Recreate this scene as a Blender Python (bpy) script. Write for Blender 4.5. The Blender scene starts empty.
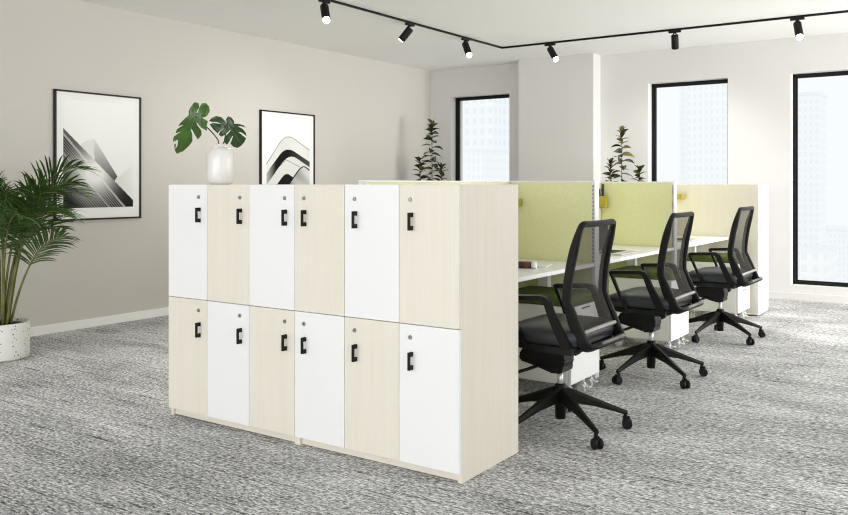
import bpy, bmesh, math, random
import numpy as np
from mathutils import Vector, Matrix, geometry
random.seed(7)
PI = math.pi
S = bpy.context.scene
COL = S.collection

# ------------------------------------------------------------------ materials
def new_mat(name):
    m = bpy.data.materials.new(name); m.use_nodes = True
    nt = m.node_tree
    return m, nt, nt.nodes['Principled BSDF']

def simple(name, rgb, rough=.5, metal=0., spec=.5, noise=0., nscale=40., bump=0.):
    m, nt, b = new_mat(name)
    b.inputs['Base Color'].default_value = (*rgb, 1)
    b.inputs['Roughness'].default_value = rough
    b.inputs['Metallic'].default_value = metal
    b.inputs['Specular IOR Level'].default_value = spec
    if noise or bump:
        tc = nt.nodes.new('ShaderNodeTexCoord')
        n = nt.nodes.new('ShaderNodeTexNoise'); n.inputs['Scale'].default_value = nscale; n.inputs['Detail'].default_value = 4
        nt.links.new(tc.outputs['Object'], n.inputs['Vector'])
        if noise:
            r = nt.nodes.new('ShaderNodeValToRGB')
            r.color_ramp.elements[0].position = .3; r.color_ramp.elements[1].position = .7
            r.color_ramp.elements[0].color = (*[c*(1-noise) for c in rgb], 1)
            r.color_ramp.elements[1].color = (*[min(1, c*(1+noise)) for c in rgb], 1)
            nt.links.new(n.outputs['Fac'], r.inputs['Fac']); nt.links.new(r.outputs['Color'], b.inputs['Base Color'])
        if bump:
            bp = nt.nodes.new('ShaderNodeBump'); bp.inputs['Strength'].default_value = bump; bp.inputs['Distance'].default_value = .002
            nt.links.new(n.outputs['Fac'], bp.inputs['Height']); nt.links.new(bp.outputs['Normal'], b.inputs['Normal'])
    return m

def wood_mat(name, light, dark, rough=.5):
    m, nt, b = new_mat(name)
    tc = nt.nodes.new('ShaderNodeTexCoord')
    mp = nt.nodes.new('ShaderNodeMapping'); mp.inputs['Scale'].default_value = (60, 60, 2.2)
    n = nt.nodes.new('ShaderNodeTexNoise'); n.inputs['Scale'].default_value = 1.6; n.inputs['Detail'].default_value = 7; n.inputs['Roughness'].default_value = .62
    n2 = nt.nodes.new('ShaderNodeTexNoise'); n2.inputs['Scale'].default_value = .35; n2.inputs['Detail'].default_value = 3
    ad = nt.nodes.new('ShaderNodeMix'); ad.data_type = 'FLOAT'; ad.inputs[0].default_value = .35
    r = nt.nodes.new('ShaderNodeValToRGB')
    r.color_ramp.elements[0].position = .32; r.color_ramp.elements[1].position = .66
    r.color_ramp.elements[0].color = (*dark, 1); r.color_ramp.elements[1].color = (*light, 1)
    L = nt.links
    L.new(tc.outputs['Object'], mp.inputs['Vector']); L.new(mp.outputs['Vector'], n.inputs['Vector']); L.new(mp.outputs['Vector'], n2.inputs['Vector'])
    L.new(n.outputs['Fac'], ad.inputs[2]); L.new(n2.outputs['Fac'], ad.inputs[3]); L.new(ad.outputs[0], r.inputs['Fac'])
    L.new(r.outputs['Color'], b.inputs['Base Color']); b.inputs['Roughness'].default_value = rough
    return m

def carpet_mat():
    m, nt, b = new_mat('carpet')
    L = nt.links; N = nt.nodes.new
    tc = N('ShaderNodeTexCoord')
    def noise(scale_vec, sc, det, rough=.6):
        mp = N('ShaderNodeMapping'); mp.inputs['Scale'].default_value = scale_vec
        n = N('ShaderNodeTexNoise'); n.inputs['Scale'].default_value = sc; n.inputs['Detail'].default_value = det; n.inputs['Roughness'].default_value = rough
        L.new(tc.outputs['Object'], mp.inputs['Vector']); L.new(mp.outputs['Vector'], n.inputs['Vector'])
        return n.outputs['Fac']
    def math_(op, a, c):
        n = N('ShaderNodeMath'); n.operation = op
        for i, v in enumerate((a, c)):
            if isinstance(v, (int, float)): n.inputs[i].default_value = v
            else: L.new(v, n.inputs[i])
        return n.outputs[0]
    loops = noise((40, 105, 1), 1.0, 4, .8)       # the tufts
    streak = noise((3.0, 46, 1), 1.0, 4, .7)       # long ribs of the weave
    dash = noise((2.4, 62, 1), 1.0, 3, .6)         # the occasional dark dash
    patch = noise((1.2, 2.6, 1), 1.0, 3, .6)
    v = math_('MULTIPLY', math_('SUBTRACT', loops, .5), 3.9)
    v = math_('ADD', v, math_('MULTIPLY', math_('SUBTRACT', streak, .5), .82))
    v = math_('ADD', v, math_('MULTIPLY', math_('SUBTRACT', patch, .5), .65))
    d = math_('MULTIPLY', math_('MAXIMUM', math_('SUBTRACT', dash, .585), 0.), -4.6)
    v = math_('ADD', math_('ADD', v, d), .5)
    # carpet tiles, laid in a running bond
    br = N('ShaderNodeTexBrick'); br.inputs['Scale'].default_value = 1.0
    br.inputs['Brick Width'].default_value = 1.0; br.inputs['Row Height'].default_value = .5
    br.inputs['Mortar Size'].default_value = .0015
    br.inputs['Color1'].default_value = (.46, .46, .46, 1); br.inputs['Color2'].default_value = (.54, .54, .54, 1); br.inputs['Mortar'].default_value = (.36, .36, .36, 1)
    L.new(tc.outputs['Object'], br.inputs['Vector'])
    v = math_('ADD', v, math_('MULTIPLY', math_('SUBTRACT', br.outputs['Color'], .5), .9))
    r = N('ShaderNodeValToRGB')
    e = r.color_ramp.elements
    e[0].position = -.0; e[0].color = (.06, .061, .061, 1)
    e[1].position = .95; e[1].color = (.88, .88, .87, 1)
    k = e.new(.5); k.color = (.40, .40, .392, 1)
    L.new(v, r.inputs['Fac']); L.new(r.outputs['Color'], b.inputs['Base Color'])
    b.inputs['Roughness'].default_value = .95; b.inputs['Specular IOR Level'].default_value = .1
    bp = N('ShaderNodeBump'); bp.inputs['Strength'].default_value = .5; bp.inputs['Distance'].default_value = .006
    L.new(loops, bp.inputs['Height']); L.new(bp.outputs['Normal'], b.inputs['Normal'])
    return m

def see_through(name, rgb, alpha, rough=.6, weave=None):
    m, nt, b = new_mat(name)
    b.inputs['Base Color'].default_value = (*rgb, 1); b.inputs['Roughness'].default_value = rough
    b.inputs['Specular IOR Level'].default_value = .2
    b.inputs['Alpha'].default_value = alpha
    return m

def glass_mat():
    m, nt, b = new_mat('window_glass')
    L = nt.links; N = nt.nodes.new
    t = N('ShaderNodeBsdfTransparent'); t.inputs['Color'].default_value = (.965, .975, .975, 1)
    g = N('ShaderNodeBsdfGlossy'); g.inputs['Roughness'].default_value = .02
    f = N('ShaderNodeFresnel'); f.inputs['IOR'].default_value = 1.06
    mx = N('ShaderNodeMixShader')
    L.new(f.outputs[0], mx.inputs[0]); L.new(t.outputs[0], mx.inputs[1]); L.new(g.outputs[0], mx.inputs[2])
    L.new(mx.outputs[0], nt.nodes['Material Output'].inputs['Surface'])
    return m

def emit_mat(name, rgb, s):
    m, nt, b = new_mat(name)
    b.inputs['Base Color'].default_value = (*rgb, 1)
    b.inputs['Emission Color'].default_value = (*rgb, 1); b.inputs['Emission Strength'].default_value = s
    return m

def attr_mat(name, rough=.6):
    m, nt, b = new_mat(name)
    a = nt.nodes.new('ShaderNodeVertexColor'); a.layer_name = 'ink'
    nt.links.new(a.outputs['Color'], b.inputs['Base Color']); b.inputs['Roughness'].default_value = rough
    b.inputs['Specular IOR Level'].default_value = .03
    return m

def terrazzo_mat():
    m, nt, b = new_mat('terrazzo')
    L = nt.links; N = nt.nodes.new
    tc = N('ShaderNodeTexCoord'); v = N('ShaderNodeTexVoronoi'); v.inputs['Scale'].default_value = 52
    L.new(tc.outputs['Object'], v.inputs['Vector'])
    lt = N('ShaderNodeMath'); lt.operation = 'LESS_THAN'; lt.inputs[1].default_value = .26; L.new(v.outputs['Distance'], lt.inputs[0])
    sp = N('ShaderNodeSeparateColor'); L.new(v.outputs['Color'], sp.inputs[0])
    gt = N('ShaderNodeMath'); gt.operation = 'GREATER_THAN'; gt.inputs[1].default_value = .55; L.new(sp.outputs[0], gt.inputs[0])
    mu = N('ShaderNodeMath'); mu.operation = 'MULTIPLY'; L.new(lt.outputs[0], mu.inputs[0]); L.new(gt.outputs[0], mu.inputs[1])
    r = N('ShaderNodeValToRGB'); r.color_ramp.interpolation = 'CONSTANT'
    e = r.color_ramp.elements; e[0].color = (.03, .03, .03, 1); e[1].position = .35; e[1].color = (.35, .2, .1, 1)
    k = e.new(.65); k.color = (.25, .25, .24, 1)
    L.new(sp.outputs[1], r.inputs['Fac'])
    mx = N('ShaderNodeMix'); mx.data_type = 'RGBA'; mx.inputs[6].default_value = (.84, .83, .80, 1)
    L.new(mu.outputs[0], mx.inputs[0]); L.new(r.outputs['Color'], mx.inputs[7]); L.new(mx.outputs[2], b.inputs['Base Color'])
    b.inputs['Roughness'].default_value = .7
    return m

def facade_mat(name, wall, win, sx, sz):
    m, nt, b = new_mat(name)
    L = nt.links; N = nt.nodes.new
    tc = N('ShaderNodeTexCoord'); s = N('ShaderNodeSeparateXYZ'); L.new(tc.outputs['Object'], s.inputs[0])
    def cell(o, period, duty):
        a = N('ShaderNodeMath'); a.operation = 'DIVIDE'; a.inputs[1].default_value = period; L.new(o, a.inputs[0])
        f = N('ShaderNodeMath'); f.operation = 'FRACT'; L.new(a.outputs[0], f.inputs[0])
        g = N('ShaderNodeMath'); g.operation = 'LESS_THAN'; g.inputs[1].default_value = duty; L.new(f.outputs[0], g.inputs[0])
        return g.outputs[0]
    mu = N('ShaderNodeMath'); mu.operation = 'MULTIPLY'
    ad = N('ShaderNodeMath'); ad.operation = 'ADD'; L.new(s.outputs[0], ad.inputs[0]); L.new(s.outputs[1], ad.inputs[1])
    L.new(cell(ad.outputs[0], sx, .5), mu.inputs[0]); L.new(cell(s.outputs[2], sz, .6), mu.inputs[1])
    mx = N('ShaderNodeMix'); mx.data_type = 'RGBA'; mx.inputs[6].default_value = (*wall, 1); mx.inputs[7].default_value = (*win, 1)
    L.new(mu.outputs[0], mx.inputs[0]); L.new(mx.outputs[2], b.inputs['Base Color'])
    b.inputs['Roughness'].default_value = .6
    return m

M = dict(
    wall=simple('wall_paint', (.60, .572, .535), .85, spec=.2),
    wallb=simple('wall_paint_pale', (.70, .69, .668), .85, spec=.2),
    ceil=simple('ceiling_paint', (.90, .90, .885), .9, spec=.2),
    base=simple('baseboard_paint', (.90, .90, .885), .6),
    carpet=carpet_mat(),
    maple=wood_mat('maple_veneer', (.80, .755, .66), (.755, .70, .595)),
    white=simple('white_laminate', (.86, .86, .85), .35),
    whitem=simple('white_metal', (.85, .85, .84), .35),
    green=simple('lime_felt', (.80, .80, .47), .95, spec=.1, noise=.06, nscale=160, bump=.1),
    cush=simple('moss_fabric', (.095, .125, .036), .95, spec=.1, noise=.15, nscale=160),
    black=simple('black_plastic', (.006, .0058, .0055), .45, spec=.22),
    blackm=simple('black_metal', (.007, .007, .007), .5, spec=.2),
    frame=simple('picture_frame_black', (.014, .012, .011), .5, spec=.3),
    vinyl=simple('dark_vinyl', (.018, .021, .024), .38),
    slot=simple('slot_dark', (.05, .05, .05), .7),
    chrome=simple('chrome', (.80, .80, .80), .18, metal=1.),
    steel=simple('lock_steel', (.35, .35, .36), .3, metal=1.),
    grey=simple('grey_plastic', (.30, .29, .275), .4),
    castor=simple('castor_grey', (.62, .62, .60), .35),
    midgrey=simple('rim_highlight_grey', (.10, .097, .092), .35),
    mesh=see_through('chair_mesh', (.026, .023, .020), .66, .7),
    mustard=simple('mustard_plastic', (.48, .38, .035), .35),
    pen=simple('pen_black', (.02, .02, .022), .4),
    ceramic=simple('white_ceramic', (.80, .785, .76), .22),
    leaf=simple('leaf_green', (.050, .122, .014), .35, noise=.35, nscale=14),
    leafd=simple('leaf_dark', (.022, .060, .014), .28, noise=.35, nscale=14),
    vein=simple('leaf_vein', (.10, .22, .05), .4),
    palm=simple('palm_green', (.046, .100, .016), .36, noise=.35, nscale=9),
    stem=simple('palm_stem', (.16, .165, .045), .5, noise=.3, nscale=14),
    bark=simple('stem_brown', (.10, .055, .03), .6),
    rub=simple('rubber_leaf', (.026, .038, .012), .2, noise=.3, nscale=10),
    rubo=simple('rubber_leaf_olive', (.14, .12, .03), .3, noise=.2, nscale=10),
    soil=simple('soil', (.025, .02, .016), .95, noise=.4, nscale=60),
    terrazzo=terrazzo_mat(),
    glass=glass_mat(),
    lens=emit_mat('lamp_glow', (1, .985, .95), 9.),
    paper=simple('paper', (.86, .86, .85), .7),
    rust=simple('rust_leather', (.16, .045, .02), .55),
    alu=simple('aluminium', (.62, .62, .61), .35, metal=.6),
    screen=simple('laptop_screen', (.008, .008, .009), .2),
    art=attr_mat('print_ink'),
)

# ------------------------------------------------------------------ mesh helper
class MB:
    """collects shapes and links them as ONE mesh object"""
    def __init__(s): s.bm = bmesh.new(); s.mats = []
    def mi(s, m):
        if m is None: return 0
        if m not in s.mats: s.mats.append(m)
        return s.mats.index(m)
    def _merge(s, b2, m, smooth):
        i = s.mi(m); vm = {}
        for v in b2.verts: vm[v] = s.bm.verts.new(v.co)
        for f in b2.faces:
            try:
                g = s.bm.faces.new([vm[v] for v in f.verts]); g.material_index = i; g.smooth = smooth
            except ValueError: pass
        b2.free()
    def box(s, lo, hi, m=None, bev=0., seg=2, mat4=None):
        b = bmesh.new(); bmesh.ops.create_cube(b, size=1)
        sc = [max(1e-5, hi[k]-lo[k]) for k in range(3)]; c = [(hi[k]+lo[k])/2 for k in range(3)]
        for v in b.verts: v.co = Vector((v.co.x*sc[0]+c[0], v.co.y*sc[1]+c[1], v.co.z*sc[2]+c[2]))
        if bev: bmesh.ops.bevel(b, geom=b.edges[:], offset=bev, segments=seg, affect='EDGES', profile=.6)
        if mat4: bmesh.ops.transform(b, matrix=mat4, verts=b.verts)
        s._merge(b, m, False)
    def cyl(s, p0, p1, r0, r1=None, m=None, seg=20, caps=True, smooth=True):
        r1 = r0 if r1 is None else r1
        s.loft([(p0, r0), (p1, r1)], m, seg, caps, smooth)
    def loft(s, rings, m=None, seg=16, caps=True, smooth=True):
        """tube through (point, radius) pairs"""
        i = s.mi(m); P = [Vector(p) for p, _ in rings]; prev = None; R = []
        ref = None
        for k, (p, r) in enumerate(rings):
            t = (P[min(k+1, len(P)-1)]-P[max(k-1, 0)]).normalized()
            if ref is None:
                a = Vector((0, 0, 1)) if abs(t.z) < .9 else Vector((1, 0, 0))
                ref = t.cross(a).normalized()
            else:
                ref = (ref - t*ref.dot(t)).normalized()
            o = t.cross(ref)
            R.append([s.bm.verts.new(P[k]+(ref*math.cos(2*PI*j/seg)+o*math.sin(2*PI*j/seg))*r) for j in range(seg)])
        for A, B in zip(R, R[1:]):
            for j in range(seg):
                f = s.bm.faces.new((A[j], A[(j+1) % seg], B[(j+1) % seg], B[j])); f.material_index = i; f.smooth = smooth
        if caps:
            for q in (R[0][::-1], R[-1]):
                f = s.bm.faces.new(q); f.material_index = i
    def lathe(s, prof, c=(0, 0, 0), m=None, seg=40, cap0=True, cap1=False):
        i = s.mi(m); R = []
        for r, z in prof:
            R.append([s.bm.verts.new((c[0]+r*math.cos(2*PI*j/seg), c[1]+r*math.sin(2*PI*j/seg), c[2]+z)) for j in range(seg)])
        for A, B in zip(R, R[1:]):
            for j in range(seg):
                f = s.bm.faces.new((A[j], A[(j+1) % seg], B[(j+1) % seg], B[j])); f.material_index = i; f.smooth = True
        if cap0: f = s.bm.faces.new(R[0][::-1]); f.material_index = i
        if cap1: f = s.bm.faces.new(R[-1]); f.material_index = i
    def layers(s, loops, m=None, caps=True, smooth=True, closed=True):
        """skin over equal-length vertex loops"""
        i = s.mi(m); R = [[s.bm.verts.new(p) for p in l] for l in loops]; n = len(R[0])
        for A, B in zip(R, R[1:]):
            for j in range(n if closed else n-1):
                f = s.bm.faces.new((A[j], A[(j+1) % n], B[(j+1) % n], B[j])); f.material_index = i; f.smooth = smooth
        if caps:
            for q in (R[0][::-1], R[-1]):
                f = s.bm.faces.new(q); f.material_index = i
    def ring(s, loops, m=None, smooth=False):
        """loops joined end to start"""
        i = s.mi(m); R = [[s.bm.verts.new(p) for p in l] for l in loops]; n = len(R[0])
        for k in range(len(R)):
            A, B = R[k], R[(k+1) % len(R)]
            for j in range(n):
                f = s.bm.faces.new((A[j], A[(j+1) % n], B[(j+1) % n], B[j])); f.material_index = i; f.smooth = smooth
    def prism(s, poly, y0, y1, m=None, bev=0.):
        """polygon in (x,z) pushed along y"""
        b = bmesh.new()
        A = [b.verts.new((x, y0, z)) for x, z in poly]; B = [b.verts.new((x, y1, z)) for x, z in poly]
        n = len(poly); b.faces.new(A); b.faces.new(B[::-1])
        for j in range(n): b.faces.new((A[j], B[j], B[(j+1) % n], A[(j+1) % n]))
        bmesh.ops.recalc_face_normals(b, faces=b.faces[:])
        if bev: bmesh.ops.bevel(b, geom=b.edges[:], offset=bev, segments=2, affect='EDGES')
        s._merge(b, m, False)
    def face(s, pts, m=None, smooth=False):
        f = s.bm.faces.new([s.bm.verts.new(p) for p in pts]); f.material_index = s.mi(m); f.smooth = smooth
    def build(s, name, m=None, parent=None, loc=None, recalc=True):
        if recalc: bmesh.ops.recalc_face_normals(s.bm, faces=s.bm.faces[:])
        me = bpy.data.meshes.new(name); s.bm.to_mesh(me); s.bm.free()
        for k in (s.mats or [m]): me.materials.append(k)
        o = bpy.data.objects.new(name, me); COL.objects.link(o)
        if parent: o.parent = parent
        if loc: o.location = loc
        return o

def tag(o, label=None, cat=None, group=None, kind=None):
    if label: o['label'] = label
    if cat: o['category'] = cat
    if group: o['group'] = group
    if kind: o['kind'] = kind
    return o
def empty(name, loc, label, cat, group=None, rz=0.):
    o = bpy.data.objects.new(name, None); COL.objects.link(o); o.empty_display_size = .1
    o.location = loc; o.rotation_euler = (0, 0, rz)
    return tag(o, label, cat, group)
def copy_tree(o, parent=None):
    c = o.copy(); COL.objects.link(c)
    if parent: c.parent = parent
    for ch in list(o.children): copy_tree(ch, c)
    return c
def smoothcurve(pts, n):
    """Catmull-Rom through pts"""
    P = [Vector(p) for p in pts]; out = []
    k = len(P)-1
    for i in range(n+1):
        t = i/n*k; j = min(int(t), k-1); u = t-j
        p0, p1, p2, p3 = P[max(j-1, 0)], P[j], P[j+1], P[min(j+2, k)]
        out.append(.5*((2*p1)+(p2-p0)*u+(2*p0-5*p1+4*p2-p3)*u*u+(3*p1-p0-3*p2+p3)*u**3))
    return out

# ------------------------------------------------------------------ the room
XL, YB, ZC, XR, YF = -6.287, 9.31, 2.727, 2.3, -3.6
def structure(name, mb, m, parent=None):
    o = mb.build(name, m, parent)
    if parent is None: tag(o, kind='structure')
    return o
b = MB(); b.box((XL-.2, YF-.2, -.1), (XR+.2, YB+.3, 0)); structure('floor', b, M['carpet'])
b = MB(); b.box((XL-.2, YF-.2, ZC), (XR+.2, YB+.3, ZC+.15)); structure('ceiling', b, M['ceil'])
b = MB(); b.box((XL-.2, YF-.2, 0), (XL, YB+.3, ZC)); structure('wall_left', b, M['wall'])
WINS = [(-5.968, -5.086), (-3.289, -2.403), (-1.771, -.885), (.0, .88), (1.1, 1.98)]
WZ0, WZ1 = .155, 2.358
def wall_with_holes(mb, a0, a1, holes, z0, z1, t0, t1, axis):
    def bx(p0, p1, q0, q1):
        if p1-p0 < 1e-4: return
        if axis == 'x': mb.box((p0, t0, q0), (p1, t1, q1))
        else: mb.box((t0, p0, q0), (t1, p1, q1))
    c = a0
    for h0, h1 in holes:
        bx(c, h0, 0, ZC); bx(h0, h1, 0, z0); bx(h0, h1, z1, ZC); c = h1
    bx(c, a1, 0, ZC)
b = MB(); wall_with_holes(b, XL, XR+.2, WINS, WZ0, WZ1, YB, YB+.3, 'x'); structure('wall_back', b, M['wallb'])
RW = [(-2.6, -.6), (.2, 2.2), (3.4, 5.0), (5.4, 7.0), (7.4, 9.0)]
RE = [2, 5, 4, 16, 60]
b = MB(); wall_with_holes(b, YF, YB, RW, .35, 2.45, XR, XR+.2, 'y'); structure('wall_right', b, M['wallb'])
FW = [(-5.6, -3.6), (-3.0, -1.0), (-.4, 1.6)]
b = MB(); wall_with_holes(b, XL, XR+.2, FW, .35, 2.45, YF-.2, YF, 'x'); structure('wall_front', b, M['wallb'])
b = MB(); b.box((-4.842, 9.10, 0), (-3.865, YB, ZC)); structure('column', b, M['wallb'])
b = MB(); b.box((XL, YF, 0), (XL+.014, YB, .072), bev=.003); structure('baseboard_left', b, M['base'])
b = MB()
b.box((XL, YB-.014, 0), (-4.842, YB, .078), bev=.003); b.box((-3.865, YB-.014, 0), (XR, YB, .078), bev=.003)
b.box((-4.856, 9.086, 0), (-3.851, 9.10, .078), bev=.003); b.box((-3.865, 9.10, 0), (-3.851, YB-.014, .078), bev=.003); b.box((-4.856, 9.10, 0), (-4.842, YB-.014, .078), bev=.003)
structure('baseboard_back', b, M['wallb'])
for i, (x0, x1) in enumerate(WINS):
    y0, y1, w = YB+.12, YB+.19, .028
    b = MB()
    b.box((x0, y0, WZ0), (x0+w, y1, WZ1), bev=.002); b.box((x1-w, y0, WZ0), (x1, y1, WZ1), bev=.002)
    b.box((x0, y0, WZ1-w), (x1, y1, WZ1), bev=.002); b.box((x0, y0, WZ0), (x1, y1, WZ0+w), bev=.002)
    for xa, xb in ((x0+w, x0+w+.012), (x1-w-.012, x1-w)): b.box((xa, y0+.022, WZ0+w), (xb, y1-.01, WZ1-w))
    for za, zb in ((WZ0+w, WZ0+w+.012), (WZ1-w-.012, WZ1-w)): b.box((x0+w, y0+.022, za), (x1-w, y1-.01, zb))
    f = b.build('window_%d' % (i+1), M['blackm']); tag(f, kind='structure')
    g = MB(); g.box((x0+w, y0+.034, WZ0+w), (x1-w, y0+.042, WZ1-w)); g.build('glass', M['glass'], f)

# ------------------------------------------------------------------ storage lockers
LX0, LX1, LY0, LY1 = -3.550, -1.768, 2.84, 3.32
def handle_mb(side):
    """black C-shaped bar pull on two feet"""
    h = MB()
    h.box((-.008, -.028, -.037), (.003, -.019, .037), bev=.0015)
    h.box((-.008, -.026, .018), (.003, .0, .037), bev=.0015)
    h.box((-.008, -.026, -.037), (.003, .0, -.018), bev=.0015)
    return h
handle_me = handle_mb(0).build('handle', M['blackm']); lock_b = MB()
lock_b.cyl((0, 0, 0), (0, -.005, 0), .0095, .0085, seg=20); lock_b.box((-.0015, -.0056, -.006), (.0015, -.005, .006), M['slot'])
lock_b.mats = [M['steel'], M['slot']]
lock_me = lock_b.build('lock', M['steel'])
for o in (handle_me, lock_me): COL.objects.unlink(o)
def place(me_obj, name, parent, loc):
    o = me_obj.copy(); o.name = name; COL.objects.link(o); o.parent = parent; o.location = loc; return o
def locker(x0, labels, pattern_top, hside, group):
    """a cabinet of three doors over three doors"""
    r = empty('locker_cabinet', (x0, LY0, 0), labels, 'locker', group)
    W, DW = .891, .297
    b = MB()
    b.box((.001, 0, 1.182), (W-.001, .48, 1.2), bev=.0012); b.box((.018, 0, .04), (W-.018, .48, .058)); b.box((.018, .462, .04), (W-.018, .48, 1.182))
    b.box((0, 0, 0), (.018, .48, 1.1995), bev=.0012); b.box((W-.018, 0, 0), (W, .48, 1.1995), bev=.0012)
    b.box((.018, 0, .611), (W-.018, .46, .629))
    for k in (1, 2): b.box((k*DW-.009, 0, .058), (k*DW+.009, .46, 1.182))
    b.build('body', M['maple'], r)
    b = MB(); b.box((.018, .012, .004), (W-.018, .030, .04), bev=.001); b.build('plinth', M['maple'], r)
    for row in range(2):
        for k in range(3):
            z0, z1 = ((.042, .6185), (.6215, 1.1985))[row]
            w = pattern_top[k] if row else not pattern_top[k]
            d = MB(); d.box((k*DW+.0012, -.019, z0), (k*DW+DW-.0012, -.0005, z1), bev=.0012)
            o = d.build('door', M['white'] if w else M['maple'], r)
            o['label'] = ('white' if w else 'pale maple') + (' upper' if row else ' lower') + ' door'
            cx = k*DW + (.247 if hside[k] else .070)
            place(handle_me, 'handle', o, (cx, -.019, 1.047 if row else .470))
            place(lock_me, 'lock', o, (cx-.012, -.019, 1.137 if row else .566))
    return r
locker(LX0, 'left locker cabinet with white, maple, white upper doors, standing under the white vase', [True, False, True], [1, 1, 1], 'lockers at the head of the desks')
locker(LX0+.891, 'right locker cabinet with maple, white, maple upper doors, nearest the first black chair', [False, True, False], [0, 0, 0], 'lockers at the head of the desks')
r = empty('storage_cabinet', (-2.685, 7.96, 0), 'pale maple storage cabinet closing the far end of the desk row', 'cabinet')
b = MB(); b.box((0, 0, .012), (.9, .39, 1.2), bev=.0015); b.build('body', M['maple'], r)
b = MB(); b.box((.02, .02, 0), (.88, .37, .012)); b.build('plinth', M['slot'], r)
b = MB()
for k in range(2):
    b = MB(); b.box((.003+k*.449, .3905, .04), (.448+k*.449, .408, 1.197), bev=.001); d = b.build('door', M['white'], r)

# ------------------------------------------------------------------ screens between the desks
SX0, SX1 = -2.70, -2.648
r = empty('spine_screen', ((SX0+SX1)/2, 3.335, 0), 'long lime green desk screen running behind the desks from the lockers', 'desk screen')
b = MB(); b.box((-.026, .012, .02), (.026, 4.60, 1.212), bev=.003); b.build('fabric_panel', M['green'], r)
b = MB(); b.box((-.027, 0, 1.212), (.027, 4.60, 1.222), bev=.002); b.build('top_cap', M['whitem'], r)
b = MB(); b.box((-.027, 0, 0), (.027, .012, 1.212), bev=.002); b.build('end_post', M['whitem'], r)
b = MB(); b.box((-.024, .02, 0), (.024, 4.59, .02)); b.build('base_rail', M['whitem'], r)
def side_screen(y, label):
    r = empty('desk_screen', (-2.047, y, 0), label, 'desk screen', 'lime screens between the desks')
    L = -.599
    b = MB(); b.box((L, .004, .03), (-.024, .056, 1.212), bev=.003); b.build('fabric_panel', M['green'], r)
    b = MB(); b.box((L, 0, 1.212), (0, .06, 1.223), bev=.002); b.build('top_cap', M['whitem'], r)
    b = MB(); b.box((-.024, 0, 0), (0, .06, 1.212), bev=.002); p = b.build('end_post', M['whitem'], r)
    b = MB()
    for k in range(58): b.box((-.020, -.0006, .72+k*.0083), (-.010, .002, .7246+k*.0083))
    b.build('slot_strip', M['slot'], p)
    b = MB(); b.box((L, .002, 0), (-.024, .058, .03)); b.build('base_rail', M['whitem'], r)
    return r
side_screen(4.85, 'lime green desk screen between the nearest and the middle workstation')
side_screen(6.39, 'lime green desk screen between the middle and the farthest workstation')

# ------------------------------------------------------------------ desks
def desk(y0, y1, label):
    r = empty('desk', (-2.05, y0, 0), label, 'desk', 'white desks along the green screens')
    D = y1-y0
    b = MB(); b.box((-.594, .002, .692), (0, D-.002, .715), bev=.0025); b.build('tabletop', M['white'], r)
    for yy in (.05, D-.072):
        b = MB(); b.box((-.352, yy, .03), (-.285, yy+.05, .692), bev=.002); b.box((-.53, yy, 0), (-.12, yy+.05, .03), bev=.003)
        b.build('leg', M['whitem'], r)
    b = MB(); b.box((-.335, .10, .655), (-.305, D-.072, .685)); b.build('beam', M['whitem'], r)
    return r
desk(3.325, 4.848, 'nearest white desk, ending behind the right locker, with a striped pencil case on it')
desk(4.912, 6.388, 'middle white desk, between the two lime side screens')
desk(6.452, 7.958, 'farthest white desk, touching the maple cabinet')

# ------------------------------------------------------------------ pedestals
def pedestal(x, y, label):
    """front looks to +x; origin at the front near corner"""
    r = empty('mobile_pedestal', (x, y, 0), label, 'pedestal', 'pedestals under the desks')
    D, W = .47, .405
    b = MB(); b.box((-D, 0, .08), (-.02, W, .515), bev=.006); b.build('body', M['white'], r)
    for z0, z1 in ((.083, .285), (.289, .512)):
        d = MB(); d.box((-.019, .0015, z0), (0, W-.0015, z1), bev=.005); o = d.build('drawer', M['white'], r)
        h = MB(); h.box((-.004, W*.36, z1-.022), (.0012, W*.64, z1-.014), bev=.001); h.build('grip_slot', M['slot'], o)
    b = MB()
    pts = []
    def rr(inset, z):
        R = .03; out = []
        for cx, cy, a0 in ((-R-inset, W-R-inset, 0), (-D+R+inset, W-R-inset, 90), (-D+R+inset, R+inset, 180), (-R-inset, R+inset, 270)):
            for k in range(7):
                a = math.radians(a0+k*15); out.append((cx+R*math.cos(a), cy+R*math.sin(a), z))
        return out
    b.layers([rr(.006, .516), rr(0, .524), rr(0, .556), rr(.006, .566), rr(.03, .572), rr(.09, .574)])
    b.build('seat_cushion', M['cush'], r)
    for px, py in ((-.04, .055), (-.02, W*.5), (-.04, W-.055), (-D+.06, .06), (-D+.06, W-.06)):
        c = MB()
        c.cyl((px, py-.012, .027), (px, py-.030, .027), .027, .024, seg=18); c.cyl((px, py+.012, .027), (px, py+.030, .027), .027, .024, seg=18)
        c.box((px-.016, py-.012, .025), (px+.016, py+.012, .062), bev=.004); c.cyl((px, py, .06), (px, py, .081), .012, seg=10)
        if px > -.1: c.box((px+.012, py-.018, .034), (px+.05, py+.018, .042), bev=.003)
        c.build('castor', M['castor'], r)
    return r
pedestal(-1.95, 4.28, 'white mobile pedestal with green cushion behind the nearest chair')
pedestal(-1.905, 5.875, 'white mobile pedestal with green cushion behind the middle chair')
pedestal(-1.842, 7.475, 'white mobile pedestal with green cushion behind the farthest chair')

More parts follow.
